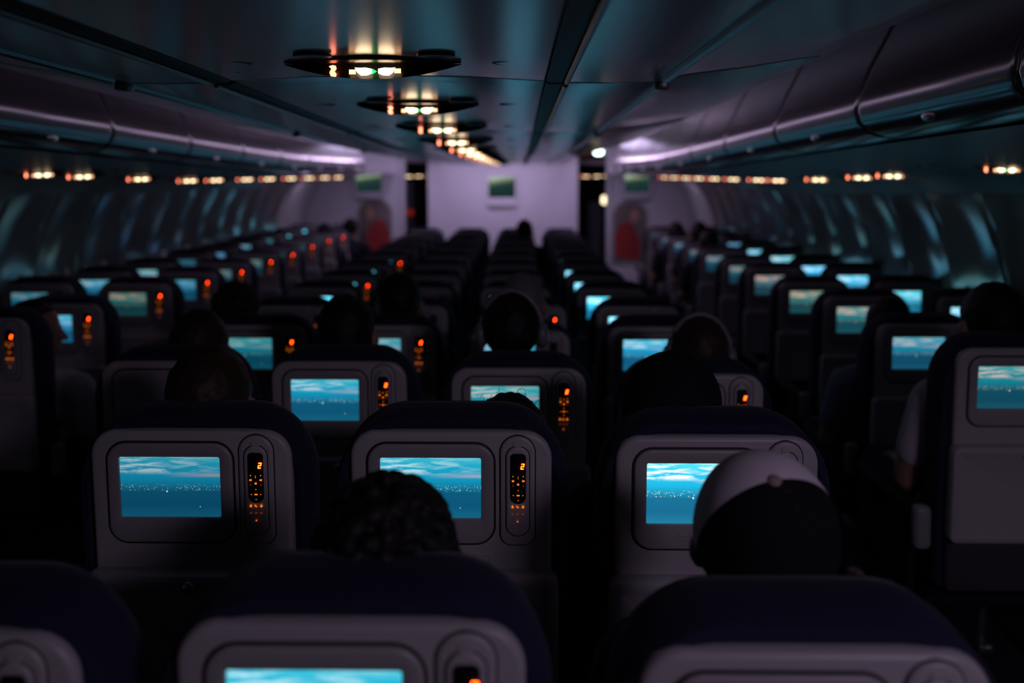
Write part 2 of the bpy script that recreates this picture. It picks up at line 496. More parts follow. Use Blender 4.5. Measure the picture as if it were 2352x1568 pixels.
# ------------------------------------------------------------------ centre bins above the middle seats
ZU = .127
mid_half = [(0, .016), (.18, .013), (.345, .003), (.352, .010), (.388, .009), (.395, .0), (.50, -.002), (.585, .0), (.607, .006), (.622, .012), (.70, .022), (.80, .034), (.90, .050), (.965, .058), (1.0, .084), (1.006, .15), (.99, .30), (.93, .47), (.6, .52), (0, .53)]
mid_prof = mid_half + [(-a, b) for a, b in reversed(mid_half[1:-1])]
zm = lambda y: mid_z(y) + ZU
seams = [-1.2, .41, 2.0, 3.59, 5.18, 6.77, 8.36, 9.95, 11.54, 12.6]
for k, (a, b) in enumerate(zip(seams, seams[1:])):
    a += .004; b -= .004
    bm = bmesh.new(); loops = []
    mids = frange(a + .012, b - .012, .4)
    for y, d in [(a, .016), (a + .004, .006)] + [(q, 0) for q in mids] + [(b - .004, .006), (b, .016)]:
        loops.append(section(shrink(mid_prof, d), 1, y, zm))
    loft(bm, loops); bmesh.ops.recalc_face_normals(bm, faces=bm.faces)
    ym = (a + b) / 2
    root = empty('center_overhead_bin', (cx(ym), ym, CZ + zm(ym)))
    o = obj('bin_body', bm, M['ceil'], root); o.matrix_parent_inverse = root.matrix_basis.inverted()
    for s in (-1, 1):
        rb = bmesh.new(); loops = []
        for y in [a + .01] + frange(a + .03, b - .03, .4) + [b - .01]:
            c0 = cx(y) + s * .370; z0 = CZ + zm(y)
            loops.append([(c0 - .020, y, z0 + .007), (c0 - .020, y, z0 + .002), (c0 - .012, y, z0 - .002), (c0 + .012, y, z0 - .002), (c0 + .020, y, z0 + .002), (c0 + .020, y, z0 + .007)])
        loft(rb, loops); bmesh.ops.recalc_face_normals(rb, faces=rb.faces)
        o = obj('light_channel', rb, M['railblk'], root); o.matrix_parent_inverse = root.matrix_basis.inverted()
        tb = bmesh.new(); tube(tb, [(cx(y) + s * .395, y, CZ + zm(y) - .003) for y in [a + .02] + frange(a + .05, b - .05, .4) + [b - .02]], .006, 8)
        o = obj('rail', tb, M['rail'], root); o.matrix_parent_inverse = root.matrix_basis.inverted()
        tb = bmesh.new(); tube(tb, [(cx(y) + s * .612, y, CZ + zm(y) + .004) for y in [a + .02] + frange(a + .05, b - .05, .4) + [b - .02]], .010, 8)
        for yb in (a + .04,):
            box(tb, (cx(yb) + s * .612, yb, CZ + zm(yb)), (.030, .045, .026), .005)
        o = obj('edge_strip', tb, M['rail'], root); o.matrix_parent_inverse = root.matrix_basis.inverted()
        # thin joint on the underside a little way behind the seam
    jb = bmesh.new()
    for yj in ([a + .09] if k else []):
        loops = [[(cx(yj) + wv, yj - .002, CZ + zm(yj) + zz - .0008), (cx(yj) + wv, yj + .002, CZ + zm(yj) + zz - .0008)] for wv, zz in ((-.34, .0025), (-.18, .0125), (0, .0155), (.18, .0125), (.34, .0025))]
        loft(jb, loops, closed=False)
        o = obj('panel_joint', jb, M['railblk'], root); o.matrix_parent_inverse = root.matrix_basis.inverted()
    tag(root, 'glossy ceiling locker block over the middle seats, %s' % ('right above the camera' if k == 0 else '%s section ahead of the camera' % ORD[k - 1]), 'overhead locker', 'middle overhead lockers')


# ------------------------------------------------------------------ passenger service units
def sign_shapes(s=1.):
    """belt halves, strap ends, cigarette sign, green arrow; in XZ facing -Y"""
    def poly(bm, pts, x, z, sc):
        loft(bm, [[(x + px * sc, .0015, z + pz * sc) for px, pz in pts], [(x + px * sc, -.0012, z + pz * sc) for px, pz in pts]])
        bmesh.ops.recalc_face_normals(bm, faces=bm.faces)
    hand = [(-.028, .012), (-.02, -.004), (-.008, -.013), (.012, -.012), (.026, -.006), (.026, .008), (.006, .012), (-.012, .011)]
    belt = bmesh.new(); belt2 = bmesh.new()
    poly(belt, hand, -.017, 0, s * .62); poly(belt2, [(-a, b) for a, b in reversed(hand)], .028, 0, s * .62)
    strap = bmesh.new(); box(strap, (-.039, 0, -.001), (.013, .002, .009))
    strap2 = bmesh.new(); box(strap2, (.050, 0, .001), (.013, .002, .009))
    cig = bmesh.new()
    x0 = -.078
    poly(cig, [(-.012, .016), (-.004, .008), (-.010, -.003), (-.006, -.015), (.009, -.017), (.012, -.008), (.006, .0), (.012, .008), (.010, .018), (.0, .020)], x0, 0, .62 * s)
    gr = bmesh.new()
    poly(gr, [(-.006, -.007), (.006, .0), (-.006, .007)], .005, 0, .75)
    return belt, belt2, strap, strap2, cig, gr


def make_psu(lens_w, lens_d, scale):
    root = empty('overhead_service_unit')
    bm = bmesh.new()
    # lens-shaped black bezel, slightly domed, pointed at both ends
    n = 24; up = [(-lens_w + 2 * lens_w * i / n) for i in range(n + 1)]
    def half(w_, d_, z):
        pts = []
        for x in [-w_ + 2 * w_ * i / n for i in range(n + 1)]: pts.append((x, -d_ * (1 - (x / w_) ** 2), z))
        for x in [w_ - 2 * w_ * i / n for i in range(1, n)]: pts.append((x, d_ * (1 - (x / w_) ** 2), z))
        return pts
    loft(bm, [half(lens_w, lens_d, .004), half(lens_w, lens_d, -.0005), half(lens_w * .96, lens_d * .92, -.0015)])
    bmesh.ops.recalc_face_normals(bm, faces=bm.faces)
    obj('lens_panel', bm, M['psu'], root)
    hb = bmesh.new()
    # crescent hood that carries the signs on its aft face
    top, bot = [], []
    for q in range(25):
        x = lens_w * (-1 + 2 * q / 24); t = 1 - (x / lens_w) ** 2
        top.append((x, t)); bot.append((x, t))
    def ringpts(yf, dz): return [(x, yf + .012, -.001) for x, t in top] + [(x, yf + .012 - .012, -.002 - dz * (.06 + .94 * t)) for x, t in reversed(bot)]
    loft(hb, [ringpts(.006, .022 * scale), ringpts(.002, .0285 * scale), ringpts(0, .030 * scale)])
    bmesh.ops.recalc_face_normals(hb, faces=hb.faces)
    obj('sign_hood', hb, M['psu'], root)
    belt, belt2, strap, strap2, cig, gr = sign_shapes(scale)
    for nm, b, m in (('belt_sign', belt, M['warm']), ('belt_sign', belt2, M['warm']), ('strap_sign', strap, M['warm2']), ('strap_sign', strap2, M['warm2']), ('no_smoking_sign', cig, M['redsign']), ('indicator_lamp', gr, M['green'])):
        o = obj(nm, b, m, root, smooth=False)
        o.location = (0, -.0025, -.017 * scale)
    for x in (-.27, .27):
        d = bmesh.new()
        loft(d, [[(x + .036 * math.cos(t) * q, -.005 + .036 * math.sin(t) * q, z) for t in [2 * PI * i / 20 for i in range(20)]] for q, z in ((1, .004), (1, -.001), (.8, -.003), (.6, .0))])
        bmesh.ops.recalc_face_normals(d, faces=d.faces)
        obj('reading_light', d, M['dark'], root)
    for x in (-.095, .135):
        d = bmesh.new()
        loft(d, [[(x + .036 * math.cos(t) * q, -.100 + .026 * math.sin(t) * q, z) for t in [2 * PI * i / 20 for i in range(20)]] for q, z in ((1, .004), (1, -.001), (.75, -.0025), (.5, .0))])
        bmesh.ops.recalc_face_normals(d, faces=d.faces)
        obj('air_nozzle', d, M['nozzle'], root)
    for x in (-.30, .33):
        d = bmesh.new(); ell(d, (x, .10, -.002), (.011, .009, .006), u=10, v=6)
        obj('call_button', d, M['dark'], root)
    return root


def copy_tree(o, parent=None):
    c = o.copy(); COL.objects.link(c)
    if parent is not None: c.parent = parent; c.matrix_parent_inverse = o.matrix_parent_inverse.copy()
    for ch in o.children: copy_tree(ch, c)
    return c


psu_mid = make_psu(.175, .058, 1.)
for k in range(14):
    y = 1.77 + .80 * k
    if y > 12.2: break
    o = psu_mid if k == 0 else copy_tree(psu_mid)
    o.location = (cx(y) - .0, y, CZ + zm(y) + .010)
    tag(o, 'black lens-shaped overhead unit with lit seat-belt signs on the middle ceiling, %s' % ('nearest' if k == 0 else '%s ahead' % ORD[k]), 'overhead sign', 'overhead units of the middle ceiling')
psu_side = make_psu(.13, .045, .85)
lefts = [(95, 4.43), (190, 4.85), (325, 5.6), (440, 6.43), (505, 7.0), (575, 7.8), (630, 8.5), (680, 9.3), (722, 10.1), (760, 10.9), (792, 11.7)]
rights = [(2300, 3.62), (2035, 4.70), (1965, 5.12), (1870, 5.85), (1783, 6.75), (1735, 7.3), (1680, 8.15), (1637, 8.95), (1603, 9.75), (1573, 10.5), (1545, 11.3), (1522, 12.0)]
first = True
for side, nm, lst in ((-1, 'left', lefts), (1, 'right', rights)):
    for k, (px, y) in enumerate(lst):
        o = psu_side if first else copy_tree(psu_side); first = False
        wv = 2.085 if side < 0 else 2.25
        z = .006
        o.location = (cx(y) + side * wv, y, CZ + z + zs(y))
        o.rotation_euler = (0, side * R(1.5), 0)
        tag(o, 'overhead unit with glowing belt signs over the %s seats, %s' % (nm, 'nearest' if k == 0 else '%s ahead' % ORD[k]), 'overhead sign', 'overhead units over the %s seats' % nm)
# units of the cabin ahead, seen through the two aisles
for side, nm, x in ((-1, 'left', (925, 950, 975)), (1, 'right', (1340, 1365, 1390))):
    for k in range(4):
        y = 13.6 + .8 * k
        o = copy_tree(psu_side)
        px = (938, 960, 950, 972)[k] if side < 0 else (1345, 1370, 1388, 1372)[k]
        o.location = ((px - 1200) / 2050 * y, y, CZ - .035)
        o.rotation_euler = (0, 0, 0)
        tag(o, 'warm overhead sign beyond the %s aisle opening, %s in the next cabin' % (nm, ORD[k]), 'overhead sign', 'overhead units beyond the %s aisle opening' % nm)

# ------------------------------------------------------------------ forward partitions
YB = 12.3


def partition(name, pts, y, th=.04, m=None):
    bm = bmesh.new()
    loft(bm, [[(x, y + th, z) for x, z in pts], [(x, y, z) for x, z in pts]])
    bmesh.ops.recalc_face_normals(bm, faces=bm.faces)
    return struct(obj(name, bm, m or M['bulk'], smooth=False))


def at(px, y):  # lateral position of a ray at distance y
    return (px - 1200) / 2050 * y


partition('wall_front_center', [(at(983, YB), 0), (at(1327, YB), 0), (at(1327, YB), CZ + .62), (at(983, YB), CZ + .62)], YB)
cl, cr = cx(YB) - 2.66, cx(YB) + 2.66
pl = [(cl, .0), (at(917, YB), 0), (at(917, YB), CZ + .66), (cl + .3, CZ + .55), (cl, CZ + .3)]
pr = [(at(1405, YB), 0), (cr, 0), (cr, CZ + .3), (cr - .3, CZ + .55), (at(1405, YB), CZ + .66)]
partition('wall_front_left', pl, YB + .02)
partition('wall_front_right', pr, YB + .02)
# end posts facing the aisles
for s, px in ((-1, 924), (1, 1399)):
    bm = bmesh.new(); box(bm, (at(px, YB), YB + .10, CZ / 2 + .33), (.06, .22, CZ + .66), .012)
    struct(obj('trim_%d' % (1 if s < 0 else 2), bm, M['bulk']), 'aisle edge trim of the %s partition' % ('left' if s < 0 else 'right'))


def wall_monitor(px, py, y, w_, h_, label):
    root = empty('wall_monitor', (at(px, y), y, CZ - (py - 398) / 2050 * y))
    bm = bmesh.new()
    ring(bm, (-w_ * .62, w_ * .62, -h_ * .85, h_ * .68, .035), (-w_ / 2, w_ / 2, -h_ / 2, h_ / 2, .012), .0, -.05, .012, .012)
    obj('housing', bm, M['bulk'], root)
    bm = bmesh.new(); slab(bm, (-w_ / 2, w_ / 2, -h_ / 2, h_ / 2, .01), -.036, -.040, .001)
    obj('screen', bm, M['land'], root)
    bm = bmesh.new(); slab(bm, (-w_ * .50, w_ * .50, -h_ * 1.0, -h_ * .86, .02), .0, -.075, .012)
    obj('shelf', bm, M['bezel'], root)
    tag(root, label, 'monitor', 'monitors on the forward partitions')


wall_monitor(1153, 430, YB - .001, .37, .29, 'wall monitor with green landscape in the middle of the centre partition')
wall_monitor(848, 420, YB + .019, .35, .245, 'wall monitor with green landscape on the left partition')
wall_monitor(1462, 421, YB + .019, .34, .245, 'wall monitor with green landscape on the right partition')


def picture(px, py, y, mirror, label):
    root = empty('framed_picture', (at(px, y), y, CZ - (py - 398) / 2050 * y))
    arch = (-.25, .25, -.62, .26, (.03, .03, .2, .2))
    bm = bmesh.new(); ring(bm, arch, inset(arch, .03), .0, -.02, .006, .006, n=8)
    obj('frame', bm, M['bezel'], root)
    bm = bmesh.new(); slab(bm, inset(arch, .031), -.012, -.0145, .001, n=8)
    obj('backing', bm, M['print_b'], root)
    s = -1 if mirror else 1
    bm = bmesh.new()
    loft(bm, [[(s * x, -.0146, z) for x, z in pts] for pts in [[(-.12, -.58), (.2, -.5), (.21, -.2), (.14, -.05), (.02, -.02), (-.06, -.1), (-.14, -.3)]]] + [[(s * x, -.016, z) for x, z in [(-.12, -.58), (.2, -.5), (.21, -.2), (.14, -.05), (.02, -.02), (-.06, -.1), (-.14, -.3)]]])
    bmesh.ops.recalc_face_normals(bm, faces=bm.faces)
    obj('red_patch', bm, M['print_r'], root, smooth=False)
    bm = bmesh.new(); ell(bm, (-.06 * s, -.0146, .06), (.055, .002, .085)); obj('tan_patch', bm, M['print_s'], root)
    tag(root, label, 'picture', 'arched pictures on the forward partitions')


picture(860, 500, YB + .019, False, 'arched picture with a red patch under the left partition monitor')
picture(1447, 505, YB + .019, True, 'arched picture with a red patch under the right partition monitor')

# forward vestibule seen through the aisles
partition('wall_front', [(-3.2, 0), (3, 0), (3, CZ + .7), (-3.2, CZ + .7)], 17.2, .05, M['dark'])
bm = bmesh.new(); box(bm, (1.02, 13.2, CZ + .17), (.75, .12, .09), .02)
struct(obj('trim_3', bm, M['pinkbeam']), 'pinkish beam across the right aisle')
bm = bmesh.new(); box(bm, (-1.6, 13.2, CZ + .19), (.8, .12, .08), .02)
struct(obj('trim_4', bm, M['pinkbeam']), 'pinkish beam across the left aisle')


def curtain(px0, px1, py0, py1, y, m, label, name='aisle_curtain', folds=5):
    bm = bmesh.new(); x0, x1 = at(px0, y), at(px1, y); z1, z0 = CZ - (py0 - 398) / 2050 * y, CZ - (py1 - 398) / 2050 * y
    n = folds * 6; loops = []
    for z in (z0, (z0 + z1) / 2, z1):
        f = [(x0 + (x1 - x0) * i / n, y + .018 * math.sin(2 * PI * folds * i / n)) for i in range(n + 1)]
        loops.append([(a, b, z) for a, b in f] + [(a, b + .006, z) for a, b in reversed(f)])
    loft(bm, loops); bmesh.ops.recalc_face_normals(bm, faces=bm.faces)
    tag(obj(name, bm, m), label, 'curtain')


curtain(1331, 1410, 300, 366, 13.05, M['redcloth'], 'dark red valance above the right aisle beam', 'aisle_valance', 6)
curtain(1352, 1380, 462, 700, 13.6, M['curtain'], 'blue grey curtain gathered at the right aisle opening')
curtain(925, 950, 415, 700, 13.6, M['curtain'], 'grey curtain gathered at the left aisle opening')


def lamp(px, py, y, r, m, name, label, stand=True):
    root = empty(name, (at(px, y), y, CZ - (py - 398) / 2050 * y))
    bm = bmesh.new(); slab(bm, (-r * 1.25, r * 1.25, -r * 1.1, r * 1.1, r * .5), .05, -.004, .004); obj('housing', bm, M['dark'], root)
    bm = bmesh.new(); slab(bm, (-r, r, -r * .85, r * .85, r * .5), -.003, -.012, .004); obj('lens', bm, m, root)
    if stand:
        h = root.location.z
        bm = bmesh.new(); limb(bm, [((0, .035, -.02), .014), ((0, .035, -h + .03), .014)], 10); box(bm, (0, .035, -h + .012), (.2, .2, .024), .006)
        obj('stand', bm, M['dark'], root)
    tag(root, label, 'lamp')


lamp(1374, 347, 12.9, .062, M['white'], 'ceiling_lamp', 'bright white lamp hanging above the right aisle by the red valance', False)
lamp(1393, 459, 13.5, .075, M['cream'], 'galley_lamp', 'round cream lamp glowing beyond the right aisle')
lamp(940, 488, 13.5, .06, M['redlamp'], 'indicator_lamp', 'dim red lamp beyond the left aisle')

# ------------------------------------------------------------------ seats
Z0 = .45                       # recline hinge height
REC = R(3)


def digit_two(bm, x, z, w_, h_, y):
    t = w_ * .26; sl = .18
    def bar(x0, x1, z0, z1):
        pts = [(x0 + sl * z0, z0), (x1 + sl * z0, z0), (x1 + sl * z1, z1), (x0 + sl * z1, z1)]
        loft(bm, [[(x + a, y + .0008, z + b) for a, b in pts], [(x + a, y - .0006, z + b) for a, b in pts]])
    a, b = w_ / 2, h_ / 2
    bar(-a, a, b - t, b); bar(a - t, a, 0, b - t * .9); bar(-a, a, -t / 2, t / 2); bar(-a, -a + t, -b + t * .9, 0); bar(-a, a, -b, -b + t)
    bmesh.ops.recalc_face_normals(bm, faces=bm.faces)


def text_mesh(bm, s, x, z, h, y):
    cu = bpy.data.curves.new('txt', 'FONT'); cu.body = s; cu.size = h * 1.4; cu.align_x = 'CENTER'; cu.align_y = 'CENTER'; cu.extrude = .0003
    o = bpy.data.objects.new('txt', cu); COL.objects.link(o)
    dg = bpy.context.evaluated_depsgraph_get(); me = bpy.data.meshes.new_from_object(o.evaluated_get(dg))
    me.transform(Matrix.Translation((x, y - .0003, z)) @ Matrix.Rotation(PI / 2, 4, 'X'))
    bpy.data.objects.remove(o); bm.from_mesh(me)


def keypad_bms(y):
    k = bmesh.new(); d = bmesh.new()
    XL, XM, XR = .1202, .1300, .1400
    def P(bm, pts, x, z):
        pts = [(a * .78, b * .78) for a, b in pts]
        loft(bm, [[(x + a, y + .0006, z + b) for a, b in pts], [(x + a, y - .0004, z + b) for a, b in pts]])
    tri = lambda r, a0: [(r * math.cos(R(a0 + 120 * i)), r * math.sin(R(a0 + 120 * i))) for i in range(3)]
    Zp = lambda py: .693 - (py - 980) / 1091
    for x in (XL, XR):
        P(k, tri(.0018, 90), x, Zp(1070.6))
        P(d, [(-.0014, -.0005), (.0014, -.0005), (.0014, .0005), (-.0014, .0005)], x, Zp(1091))
    P(k, rr(-.0030, .0030, -.0019, .0019, .0012, 2), XL, Zp(1080.6)); P(k, rr(-.0032, .0032, -.0019, .0019, .0012, 2), XR, Zp(1080.6))
    text_mesh(k, 'i', XM, Zp(1073.5), .0062, y)
    P(k, [(-.0024, -.0022), (.0024, -.0022), (.0024, .0004), (.0032, .0004), (0, .0030), (-.0032, .0004), (-.0024, .0004)], XM, Zp(1088))
    P(k, tri(.0016, 90), XM, Zp(1101)); P(k, tri(.0015, 270), XM, Zp(1123)); P(k, tri(.0016, 180), XM - .009, Zp(1112)); P(k, tri(.0016, 0), XM + .009, Zp(1112))
    P(k, rr(-.0040, .0040, -.0014, .0014, .0008, 2), XM, Zp(1112))
    per = [(-.0026, -.0028), (.0026, -.0028), (.0022, .0004), (.001, .0012), (.0012, .0030), (-.0012, .0030), (-.001, .0012), (-.0022, .0004)]
    P(k, per, XL - .001, Zp(1136.7)); P(k, per, XR - .0005, Zp(1136.7))
    P(k, [(-.0030, .0030), (-.0016, .0030), (-.0012, .0012), (.0014, -.0014), (.0028, -.0018), (.0030, -.0030), (.0004, -.0030), (-.0026, -.0004)], XM - .001, Zp(1136.7))
    for x in (XL - .001, XM - .001, XR - .001):
        for q in (-.0018, 0, .0018): P(d, [(q - .0005 + x * 0, -.0004), (q + .0005, -.0004), (q + .0005, .0004), (q - .0005, .0004)], x, Zp(1152.6))
    P(k, [(.0014 * math.cos(2 * PI * i / 8), .0014 * math.sin(2 * PI * i / 8)) for i in range(8)], XM - .001, Zp(1169))
    for b in (k, d): bmesh.ops.recalc_face_normals(b, faces=b.faces)
    return k, d


SM = {}                        # shared seat meshes by part


def build_seat_meshes():
    def keep(name, bm, m, smooth=True):
        o = obj(name, bm, m, smooth=smooth); SM[name] = o.data; bpy.data.objects.remove(o)
    PY = -.065                  # rear face of the shell
    # upholstered back: rounded outline, soft edges, thicker at the head
    bm = bmesh.new()
    out = (-.228, .228, -.02, .720, (.03, .03, (.135, .15), (.135, .15)))
    loops = []
    for y, ins in ((-.040, .035), (-.052, .018), (-.050, .006), (-.036, 0), (.02, 0), (.050, .006), (.066, .022), (.070, .05)):
        loops.append([(x, y + (.02 * max(0, (z - .5) / .25) if y > 0 else 0) + .012 * (1 - (z / .4 - 1) ** 2 if z < .5 and y > 0 else 0), z) for x, z in rr(*inset(out, ins), n=10)])
    loft(bm, loops); bmesh.ops.recalc_face_normals(bm, faces=bm.faces)
    keep('backrest', bm, M['navy'])
    # hard shell on the rear
    sh = (-.195, .195, .36, .693, (.02, .02, .055, .05))
    bm = bmesh.new(); slab(bm, sh, -.035, PY, .010, n=8, steps=4)
    box(bm, (0, -.046, .25), (.37, .03, .26), .008)
    keep('back_shell', bm, M['shell'])
    # monitor
    be = (-.160, .083, .471, .670, .036); sc = (-.1364, .0594, .522, .644, .004)
    bm = bmesh.new(); slab(bm, inset(be, -.004), PY + .004, PY - .0015, .001, n=8); keep('monitor_gap_shade', bm, M['gap_shade'])  # dark slab in place of the shaded groove round the monitor
    bm = bmesh.new(); ring(bm, be, sc, PY + .003, PY - .007, .0035, .005, n=8)
    keep('monitor_frame', bm, M['bezel'])
    bm = bmesh.new(); slab(bm, inset(sc, .0008), PY - .0030, PY - .0036, .0003, n=4); keep('screen', bm, M['screen'])
    bm = bmesh.new()
    for x0, x1 in ((-.072, -.055), (-.053, -.036), (-.034, -.017), (-.010, .008)):
        slab(bm, (x0, x1, .4985, .5025, .0015), PY - .006, PY - .0085, .0008, n=2)
    box(bm, (-.032, PY - .0075, .4765), (.09, .002, .003), .0008)
    keep('monitor_buttons', bm, M['bezel'])
    bm = bmesh.new(); slab(bm, be, PY + .003, PY - .003, .004, n=8); keep('blank_cover', bm, M['off'])
    # handset cradle and handset
    cr_ = (.0954, .1623, .468, .686, (.022, .022, .033, .033))
    bm = bmesh.new(); slab(bm, inset(cr_, -.0022), PY + .004, PY - .0008, .001, n=8); keep('cradle_gap_shade', bm, M['gap_shade'])  # dark slab painted as the shaded gap round the cradle
    bm = bmesh.new(); slab(bm, cr_, PY + .003, PY - .006, .005, n=8)
    for x in (.1035, .1545): ell(bm, (x, PY - .006, .659), (.0026, .0012, .0026), u=8, v=6)
    slab(bm, (.1205, .1385, .6665, .6765, .002), PY - .005, PY - .0072, .0008, n=3)
    keep('handset_cradle', bm, M['shell'])
    hs = (.1070, .1515, .489, .667, (.0215, .0215, .0215, .0215))
    bm = bmesh.new(); slab(bm, inset(hs, -.0018), PY - .003, PY - .0066, .0006, n=8)
    keep('handset_groove', bm, M['gap_shade'])
    bm = bmesh.new(); slab(bm, hs, PY - .003, PY - .0105, .004, n=8); keep('remote_handset', bm, M['shell'])
    ds = (.1145, .1450, .5545, .6545, (.0145, .0145, .008, .008))
    bm = bmesh.new(); slab(bm, ds, PY - .009, PY - .0112, .0008, n=6)
    loft(bm, [[(.130 + .0125 * q * math.cos(2 * PI * i / 20), PY + yy_, .572 + .0125 * q * math.sin(2 * PI * i / 20)) for i in range(20)] for q, yy_ in ((1, -.0105), (1, -.0122), (.85, -.0122), (.8, -.0116))])
    bmesh.ops.recalc_face_normals(bm, faces=bm.faces)
    keep('display_window', bm, M['black'])
    bm = bmesh.new(); digit_two(bm, .1385, .6295, .0062, .0112, PY - .0118); keep('digit_readout', bm, M['digit'], False)
    k, d = keypad_bms(PY - .0125)
    keep('lit_keys', k, M['key'], False); keep('dim_keys', d, M['dimkey'], False)
    bm = bmesh.new(); ring(bm, (.042, .078, .424, .448, .006), (.0455, .0745, .4275, .4445, .004), PY + .003, PY - .002, .006, .001, n=4)
    keep('audio_socket', bm, M['shell'])
    # folded table
    bm = bmesh.new()
    tb = (-.208, .208, .135, .418, .022); loops = []
    for y, i_ in ((PY + .012, .004), (PY + .002, 0), (PY - .022, 0), (PY - .030, .004), (PY - .032, .010)):
        loops.append([(x, y, z) for x, z in rr(*inset(tb, i_), n=6)])
    tbi = inset(tb, .024)
    loops += [[(x, PY - .032, z) for x, z in rr(*inset(tb, .022), n=6)], [(x, PY - .029, z) for x, z in rr(*inset(tb, .027), n=6)]]
    loft(bm, loops); bmesh.ops.recalc_face_normals(bm, faces=bm.faces)
    keep('tray_table', bm, M['shell'])
    bm = bmesh.new(); ell(bm, (.0, PY - .034, .395), (.012, .008, .012), u=12, v=8); keep('table_latch', bm, M['latch'])
    bm = bmesh.new(); slab(bm, (-.2, .2, -.02, .13, .02), -.03, -.07, .01); keep('seat_pocket', bm, M['pocket'])
    # lower seat (not reclining)
    bm = bmesh.new(); box(bm, (0, .25, .415), (.445, .47, .10), .035, 3); box(bm, (0, .24, .355), (.42, .42, .04), .01); keep('seat_cushion', bm, M['navy2'])
    bm = bmesh.new(); limb(bm, [((0, .42, .34), .016), ((0, .42, .03), .014)]); box(bm, (0, .42, .015), (.05, .09, .03), .008); keep('leg', bm, M['metal'])
    bm = bmesh.new()
    box(bm, (0, .20, .635), (.045, .44, .035), .015, 3); box(bm, (0, .0, .60), (.042, .07, .10), .012, 2); box(bm, (0, .06, .48), (.03, .10, .22), .008)
    keep('armrest', bm, M['armdark'])
    bm = bmesh.new()
    box(bm, (0, .20, .635), (.05, .44, .04), .016, 3); box(bm, (0, .10, .50), (.03, .16, .26), .012)
    keep('aisle_armrest', bm, M['armdark'])
    bm = bmesh.new(); box(bm, (0, -.03, .605), (.052, .045, .13), .018, 3); keep('armrest_end_cap', bm, M['arm'])


build_seat_meshes()


def part(name, parent, loc=None, rot=None, color=None):
    o = bpy.data.objects.new(name, SM[name]); COL.objects.link(o); o.parent = parent
    if loc is not None: o.location = loc
    if rot is not None: o.rotation_euler = rot
    if color is not None: o.color = color
    return o


def make_seat(x, yplate, zoff=0., rec=REC, screen=(1, 1, 1), remote=True, detail=2, arms=(0, 0), label='', group='', yaw=0.):
    """x, yplate: place of the top of the rear shell; arms: left and right armrest (0 none, 1 plain, 2 aisle)."""
    yo = yplate + .065 * math.cos(rec) + .693 * math.sin(rec)
    root = empty('airline_seat', (x, yo, floor_z(yplate) + zoff), (0, 0, yaw))
    H = dict(loc=(0, 0, Z0), rot=(rec, 0, 0))
    part('backrest', root, **H)
    part('back_shell', root, **H)
    if screen:
        fr = part('monitor_frame', root, **H)
        part('monitor_gap_shade', fr) if detail else None
        part('screen', fr, color=(*screen, 1))
        if detail > 1: part('monitor_buttons', fr)
    else:
        fr = part('blank_cover', root, **H); part('monitor_gap_shade', fr)
    if detail:
        cr = part('handset_cradle', root, **H); part('cradle_gap_shade', cr)
    hs = part('remote_handset', root, **H)
    if detail: part('handset_groove', hs)
    part('display_window', hs)
    if remote:
        part('digit_readout', hs)
        part('lit_keys', hs)
        if detail > 1: part('dim_keys', hs)
    tr = part('tray_table', root, **H)
    if detail > 1: part('table_latch', tr); part('audio_socket', root, **H)
    part('seat_cushion', root)
    if detail > 1: part('seat_pocket', root, **H)
    if detail:
        for s in (-1, 1):
            l = part('leg', root, loc=(s * .16, 0, 0))
    for s, a in ((-1, arms[0]), (1, arms[1])):
        if a:
            ar = part('armrest' if a == 1 else 'aisle_armrest', root, loc=(s * .257, 0, 0))
            if a == 2: part('armrest_end_cap', ar)
    tag(root, label, 'airline seat', group)
    return root


ROWS = [.955, 1.690, 2.530, 3.415, 4.15, 4.96, 5.81, 6.64, 7.47, 8.27, 9.07, 9.87, 10.67]
Wd = lambda b: (b, b, b)
# per seat: x, extra height, brightness/tint of the screen (None = blank cover), remote lit
center = {
    0: [(-.690, -.02, (1.1, 1.2, 1.1), True), (-.191, -.005, (1.6, 1.75, 1.55), True), (.324, -.034, (1.5, 1.6, 1.4), False)],
    1: [(-.643, .0, (.95, .93, .85), True), (-.138, .0, (1.3, 1.45, 1.3), True), (.375, -.009, (3.4, 2.5, 2.1), True)],
    2: [(-1.021, .0, None, False), (-.529, .0, (1.3, 1.35, 1.2), True), (-.011, -.018, (1.7, 1.15, .85), True), (.497, -.034, (2.6, 1.9, 1.5), True)],
    3: [(-1.03, .0, (.8, .8, .6), True), (-.530, .0, (1.5, 1.1, .85), True), (-.01, -.02, (1.3, 1.3, 1.2), False), (.525, .0, (1.8, 1.6, 1.5), False)],
    4: [(-1.09, .0, (1.5, 1.5, 1.5), True), (-.545, .0, (3.8, 3.8, 3.5), False), (.013, .0, (3.8, 3.8, 3.5), True), (.54, .0, (3.8, 3.8, 3.5), False)],
    5: [(-1.125, .0, (3.8, 3.8, 3.5), True), (-.58, 0, (3.8, 3.8, 3.5), False), (-.04, 0, (3.8, 3.8, 3.5), False), (.5, 0, (3.8, 3.8, 3.5), False)],
    6: [(-1.15, .0, (3.8, 3.8, 3.5), True), (-.6, 0, (3.8, 3.8, 3.5), False), (-.06, 0, (3.8, 3.8, 3.5), False), (.48, 0, (3.8, 3.8, 3.5), False)],
}
for r in range(7, 13):
    center[r] = [(-1.165, 0, (3.8, 3.8, 3.5), r == 8), (-.62, 0, (3.8, 3.8, 3.5), False), (-.08, 0, (3.8, 3.8, 3.5), False), (.46, 0, (3.8, 3.8, 3.5), False)]
POS4 = ['leftmost', 'second from left', 'third from left', 'rightmost']
POS3 = ['left', 'middle', 'right']
